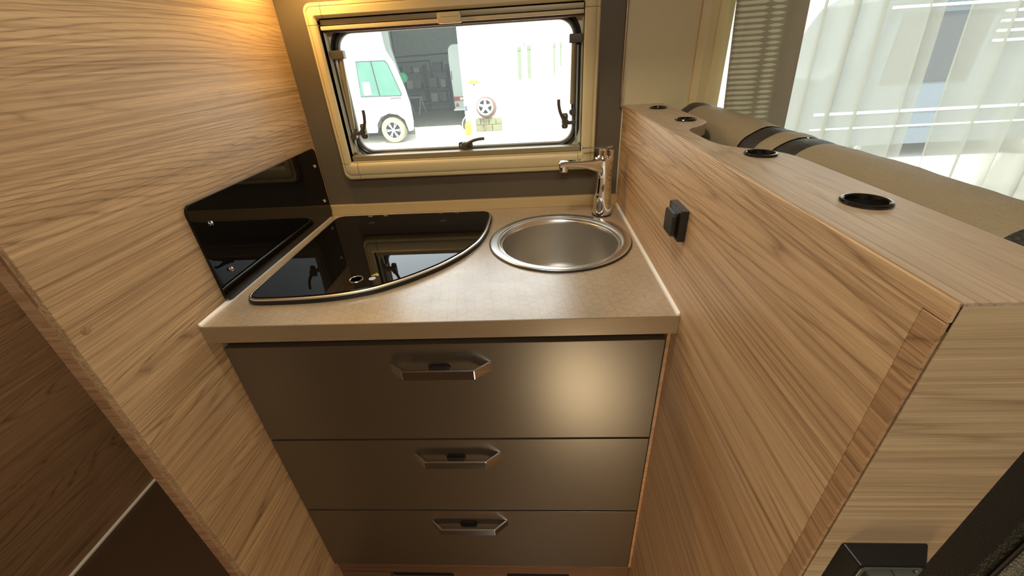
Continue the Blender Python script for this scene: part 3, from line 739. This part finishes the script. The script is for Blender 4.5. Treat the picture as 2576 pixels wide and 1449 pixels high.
def xz_prism(pts, y0, y1, bev=0.0): return plate(pts, [], y0, y1, 'y', bev)
# motorhome seen from its side
mh = thing('motorhome', 'white motorhome parked in the yard with its cab facing the garage', 'motorhome', (-4.5, 10.8, GZ))
body = [(-9.5, -1.22), (-3.30, -1.22), (-3.27, -1.02), (-3.15, -.86), (-2.93, -.78), (-2.71, -.82), (-2.55, -.95), (-2.49, -1.22), (-2.37, -1.20), (-2.335, -1.0), (-2.345, -.78), (-2.42, -.36), (-2.53, .02), (-2.62, .30),
        (-2.70, .44), (-2.78, .60), (-2.80, .80), (-2.83, 1.6), (-9.5, 1.6)]
def yawed(bm, y0, k=.27):
    for v in bm.verts: v.co.x -= (v.co.y - y0) * k
    return bm
link('body', yawed(xz_prism(body, 9.7, 11.8), 9.7), M['vehicle_white'], mh)
wn = link('cab_window', xz_prism([(-3.47, .365), (-2.80, .355), (-2.74, .30), (-2.53, -.36), (-2.56, -.39), (-3.52, -.37)], 9.684, 9.72), M['teal_glass'], mh)
link('window_divider', xz_prism([(-3.13, .36), (-3.11, .36), (-3.05, -.37), (-3.07, -.37)], 9.672, 9.69), M['dark'], wn)
link('window_seal', loft([[(x, y, z) for x, z in q] for q, y in (([(-3.49, .385), (-2.79, .375), (-2.725, .31), (-2.51, -.37), (-2.55, -.41), (-3.54, -.39)], 9.70), ([(-3.485, .38), (-2.79, .37), (-2.73, .305), (-2.515, -.37), (-2.55, -.405), (-3.535, -.385)], 9.68),
     ([(-3.47, .365), (-2.80, .355), (-2.74, .30), (-2.53, -.36), (-2.56, -.39), (-3.52, -.37)], 9.683))], True), M['dark'], wn)
link('paper_sheet', box(-3.43, -3.25, 9.674, 9.683, -.35, -.06), M['white'], wn)
link('trim_line', box(-3.50, -2.50, 9.66, 9.70, -.47, -.425, bev=.008), M['seal_grey'], mh)
link('sill_line', box(-3.85, -3.1, 9.69, 9.70, -.545, -.535), M['seal_grey'], mh)
for i in range(6): link('vent_slot', box(-2.80 + i * .045, -2.775 + i * .045, 9.655, 9.665, -.46, -.43), M['dark'], mh)
for i in range(6): link('badge_mark', box(-3.47 + i * .034, -3.447 + i * .034, 9.690, 9.70, .828, .843), M['seal_grey'], mh)
arch = [(-2.90 + .36 * cos(rad(a)), -1.19 + .40 * sin(rad(a))) for a in range(0, 181, 12)]
link('wheel_arch', xz_prism(arch, 9.9, 10.4), M['dark'], mh)
def wheel(cx, cy, cz, r, parent, spokes=6, w=.2):
    t = link('wheel', lathe(cx, cz, [(r * .66, cy + .01), (r * .72, cy - .015), (r * .93, cy - .015), (r, cy + .03), (r, cy + w), (r * .6, cy + w)], 40, 'y'), M['tyre'], parent)
    link('hub_back', lathe(cx, cz, [(.001, cy + .05), (r * .68, cy + .05)], 32, 'y'), M['dark'], t)
    bm = lathe(cx, cz, [(r * .60, cy + .02), (r * .62, cy - .012), (r * .70, cy - .016), (r * .715, cy + .02)], 32, 'y')
    merge(bm, lathe(cx, cz, [(.0005, cy - .01), (r * .14, cy - .008), (r * .15, cy + .03)], 20, 'y'))
    for k in range(spokes):
        for s in (-.13, .13):
            a = 2 * pi * k / spokes; d0, d1 = r * .1, r * .64
            merge(bm, tube([(cx + d0 * cos(a), cy + .0, cz + d0 * sin(a)), (cx + d1 * cos(a + s), cy + .002, cz + d1 * sin(a + s))], r * .038, 6))
    link('rim', bm, M['alloy'], t)
wheel(-2.90, 9.73, -1.19, .31, mh)
wheel(-7.5, 9.73, -1.19, .31, mh)
m2 = thing('second_motorhome', 'pale grey motorhome standing behind the white one inside the garage mouth', 'motorhome', (-5.5, 13.2, GZ))
link('body', yawed(xz_prism([(-9.0, -1.2), (-3.2, -1.2), (-3.18, -.2), (-3.30, .35), (-3.36, .70), (-3.36, 1.52), (-9.0, 1.52)], 12.3, 14.2), 12.3), M['vehicle_grey'], m2)
wheel(-4.2, 12.33, -1.19, .31, m2); wheel(-7.6, 12.33, -1.19, .31, m2)
# caravan rear inside the garage
cv = thing('caravan', 'pale caravan rear with red tail lamps partly hidden by the white garage wall', 'caravan', (-1.0, 14.2, GZ))
P_ = [(-1.90, -1.18), (.6, -1.18), (.6, .66), (-1.78, .68), (-1.87, .64), (-1.93, .55), (-1.95, .2), (-1.92, -.5)]
link('body', plate(P_, [], 13.5, 16.2, 'y', .03), M['vehicle_grey'], cv)
link('tail_lamp', box(-1.90, -1.58, 13.47, 13.50, -.93, -.80, bev=.01), M['red'], cv)
link('lamp_lens', box(-1.70, -1.60, 13.465, 13.475, -.91, -.82, bev=.005), M['white'], cv)
link('reflector_triangle', xz_prism([(-1.87, -1.10), (-1.74, -1.10), (-1.81, -.97)], 13.48, 13.50), M['red'], cv)
link('bumper', box(-1.93, .6, 13.44, 13.50, -1.22, -1.16, bev=.01), M['vehicle_white'], cv)
link('side_handle', box(-1.90, -1.885, 13.48, 13.5, -.30, -.05), M['dark'], cv)
wheel(-.9, 13.7, -1.2, .28, cv, 5)
# shelving and clutter against the back wall
sh = thing('garage_shelf', 'dark storage shelves against the garage back wall', 'shelf', (-3.5, 16.6, GZ))
for z in (-.15, -.70, -1.20): link('shelf_board', box(-4.4, -2.55, 16.4, 16.9, z - .02, z + .02), M['clutter_c'], sh)
for x in (-4.4, -3.5, -2.6): link('upright', box(x, x + .05, 16.4, 16.9, GZ + .003, .1), M['clutter_c'], sh)
rnd = random.Random(4)
items = [(-4.25, -.13, .30, .22, 'a'), (-3.85, -.13, .22, .16, 'b'), (-3.1, -.13, .34, .30, 'c'), (-4.2, -.68, .24, .30, 'b'), (-3.85, -.68, .20, .20, 'a'), (-3.30, -.68, .30, .34, 'a'), (-2.85, -.68, .18, .28, 'b'), (-4.1, -1.18, .3, .26, 'c'), (-3.3, -1.18, .25, .3, 'b'), (-2.9, -1.18, .22, .34, 'a')]
adj = ['long grey', 'small pale', 'tall dark blue', 'upright pale', 'squat grey', 'square grey', 'narrow pale', 'low dark blue', 'boxy pale', 'tall grey']
sn = {-.13: 'upper', -.68: 'middle', -1.18: 'lower'}
for i, (x, z, w, h, k) in enumerate(items):
    bm = box(x, x + w, 16.45, 16.8, z + .001, z + h, bev=.012); bx(bm, x - .008, x + w + .008, 16.44, 16.81, z + h - .05, z + h - .02)
    tag(link('storage_box', bm, M['clutter_' + k]), adj[i] + ' box on the ' + sn[z] + ' garage shelf', 'box', 'boxes on the garage shelves')
# trestle in front of the shelves
t_ = thing('trestle', 'pale folding trestle standing in front of the garage shelves', 'trestle', (-3.75, 15.6, GZ))
link('top_bar', box(-4.05, -3.45, 15.55, 15.63, -.95, -.90), M['clutter_b'], t_)
for x in (-3.98, -3.52):
    for d in (-.22, .22): link('leg', tube([(x, 15.59, -.93), (x + d * .4, 15.59 + d, GZ + .005)], .022, 8), M['clutter_b'], t_)
# green cable reel on the side
gr = thing('green_reel', 'green hose reel hanging beside the parked white motorhome', 'reel', (-3.10, 12.05, -.11))
link('drum', lathe(-3.10, -.11, [(.001, 11.95), (.13, 11.95), (.14, 11.97), (.12, 12.01), (.12, 12.09), (.14, 12.13), (.001, 12.14)], 28, 'y'), M['green'], gr)
link('post', tube([(-3.10, 12.17, GZ + .003), (-3.10, 12.17, .05)], .02, 8), M['dark'], gr)
# hose reel with wheel rim on the white wall
hr = thing('hose_reel', 'silver wheel rim used as a hose reel on the white garage wall', 'hose reel', (-.60, 10.88, -.86))
RX, RZ = -.61, -.86
bm = lathe(RX, RZ, [(.17, 10.72), (.20, 10.70), (.215, 10.71), (.205, 10.74), (.17, 10.76)], 40, 'y')
for k in range(5):
    a = 2 * pi * k / 5 + .3; merge(bm, tube([(RX, 10.73, RZ), (RX + .19 * cos(a), 10.73, RZ + .19 * sin(a))], [.045, .028], 8))
link('rim', bm, M['alloy'], hr)
link('rim_back', lathe(RX, RZ, [(.001, 10.78), (.19, 10.78), (.19, 10.895)], 32, 'y'), M['dark'], hr)
for k in range(4):
    rr_ = .225 + .012 * k; yy = 10.76 + .03 * k
    link('hose_coil', tube([(RX + .02 + rr_ * cos(2 * pi * j / 40), yy, RZ - .01 * k + rr_ * sin(2 * pi * j / 40)) for j in range(41)], .014, 8, cap=False), M['hose'], hr)
link('hose_tail', tube(smooth_path([(RX - .05, 10.76, RZ - .26), (RX - .03, 10.74, RZ - .42), (RX - .05, 10.70, RZ - .52), (RX - .12, 10.55, GZ + .02)], 6), .014, 8), M['hose'], hr)
yl = thing('wall_lamp', 'yellow round wall lamp above the hose reel', 'lamp', (-.87, 10.88, -.25))
link('shade', lathe(-.87, 10.78, [(.001, -.20), (.08, -.205), (.14, -.24), (.15, -.27), (.12, -.29), (.001, -.29)], 28), M['yellow'], yl)
link('mount', tube([(-.87, 10.895, -.22), (-.87, 10.78, -.22)], .02, 8), M['hardware'], yl)
link('bulb', tube([(-.87, 10.78, -.30), (-.87, 10.78, -.34)], .02, 8), M['hardware'], yl)
ys = thing('yellow_jug', 'yellow and white watering canister on the ground below the hose reel', 'canister', (-1.03, 10.7, GZ))
link('body', lathe(-1.08, 10.42, [(.001, GZ + .001), (.085, GZ + .001), (.085, GZ + .26), (.05, GZ + .33), (.03, GZ + .36)], 24), M['yellow'], ys)
link('neck', tube([(-1.08, 10.42, GZ + .34), (-1.09, 10.42, GZ + .62)], .022, 10), M['white'], ys)
link('spray_head', box(-1.12, -1.05, 10.37, 10.43, GZ + .60, GZ + .72, bev=.01), M['clutter_c'], ys)
link('hose', tube(smooth_path([(-1.08, 10.4, GZ + .5), (-1.2, 10.35, GZ + .35), (-1.24, 10.3, GZ + .12), (-1.42, 10.1, GZ + .015)], 6), .012, 8), M['white'], ys)
# stone plinth of the wall
pl = thing('stone_plinth', 'mossy stone blocks at the foot of the white garage wall', 'stonework', (-.55, 10.85, GZ))
for j, (z0, z1, xs) in enumerate(((GZ + .002, GZ + .17, (-.92, -.70, -.46, -.19)), (GZ + .175, GZ + .34, (-.92, -.78, -.55, -.36, -.19)))):
    for a, c in zip(xs, xs[1:]):
        link('stone', box(a + .006, c - .006, 10.80 + rnd.uniform(0, .02), 10.899, z0, z1, bev=.012), M['stone'], pl)
for i, (x0, x1, za, zb, nm) in enumerate(((.31, .40, .48, -.27, 'wide strip with a knob at its top, nearer the hose reel'), (.56, .65, .50, -.25, 'wide strip with a square head, second from the hose reel'),
                                    (1.225, 1.275, .52, -.20, 'narrow strip, third from the hose reel'), (1.395, 1.435, .52, .0, 'shortest narrow strip, farthest from the hose reel'))):
    bm = box(x0, x1, 10.87, 10.899, zb, za, bev=.006); bx(bm, x0 - .01, x1 + .01, 10.86, 10.899, za - .09, za, bev=.006)
    tag(link('wall_strip', bm, M['grey_strip']), 'grey-green ' + nm + ' on the white wall', 'wall strip', 'grey-green strips on the white garage wall')
tag(link('wall_pin', box(.484, .496, 10.88, 10.899, .44, .58), M['dark']), 'thin dark pin between the two wide wall strips', 'pin')
# vehicle outside the dinette window
vn = thing('camper_van', 'slate blue camper van parked outside behind the sheer curtains', 'van', (7.2, 6.9, GZ))
vb = [(5.0, -1.25), (9.6, -1.25), (9.6, .9), (6.2, .9), (5.9, .75), (5.45, .0), (5.05, -.25)]
link('body', xz_prism(vb, 6.0, 7.9), M['vehicle_blue'], vn)
link('side_window', box(5.95, 7.2, 5.985, 6.0, -.35, .55, bev=.005), M['dark'], vn)
for i, z in enumerate((.14, .26, .38, .50, .62, .74, .86)):
    link('awning_slat', box(7.3 if i < 4 else 5.75, 9.6, 5.93, 5.99, z, z + .035, bev=.005), M['vehicle_white'], vn)
link('side_stripe', box(5.1, 9.6, 5.985, 5.999, -.76, -.72), M['vehicle_grey'], vn)
link('side_stripe', box(5.1, 9.6, 5.985, 5.999, -.98, -.955), M['vehicle_grey'], vn)
wheel(5.75, 6.02, -1.19, .31, vn); wheel(8.7, 6.02, -1.19, .31, vn)
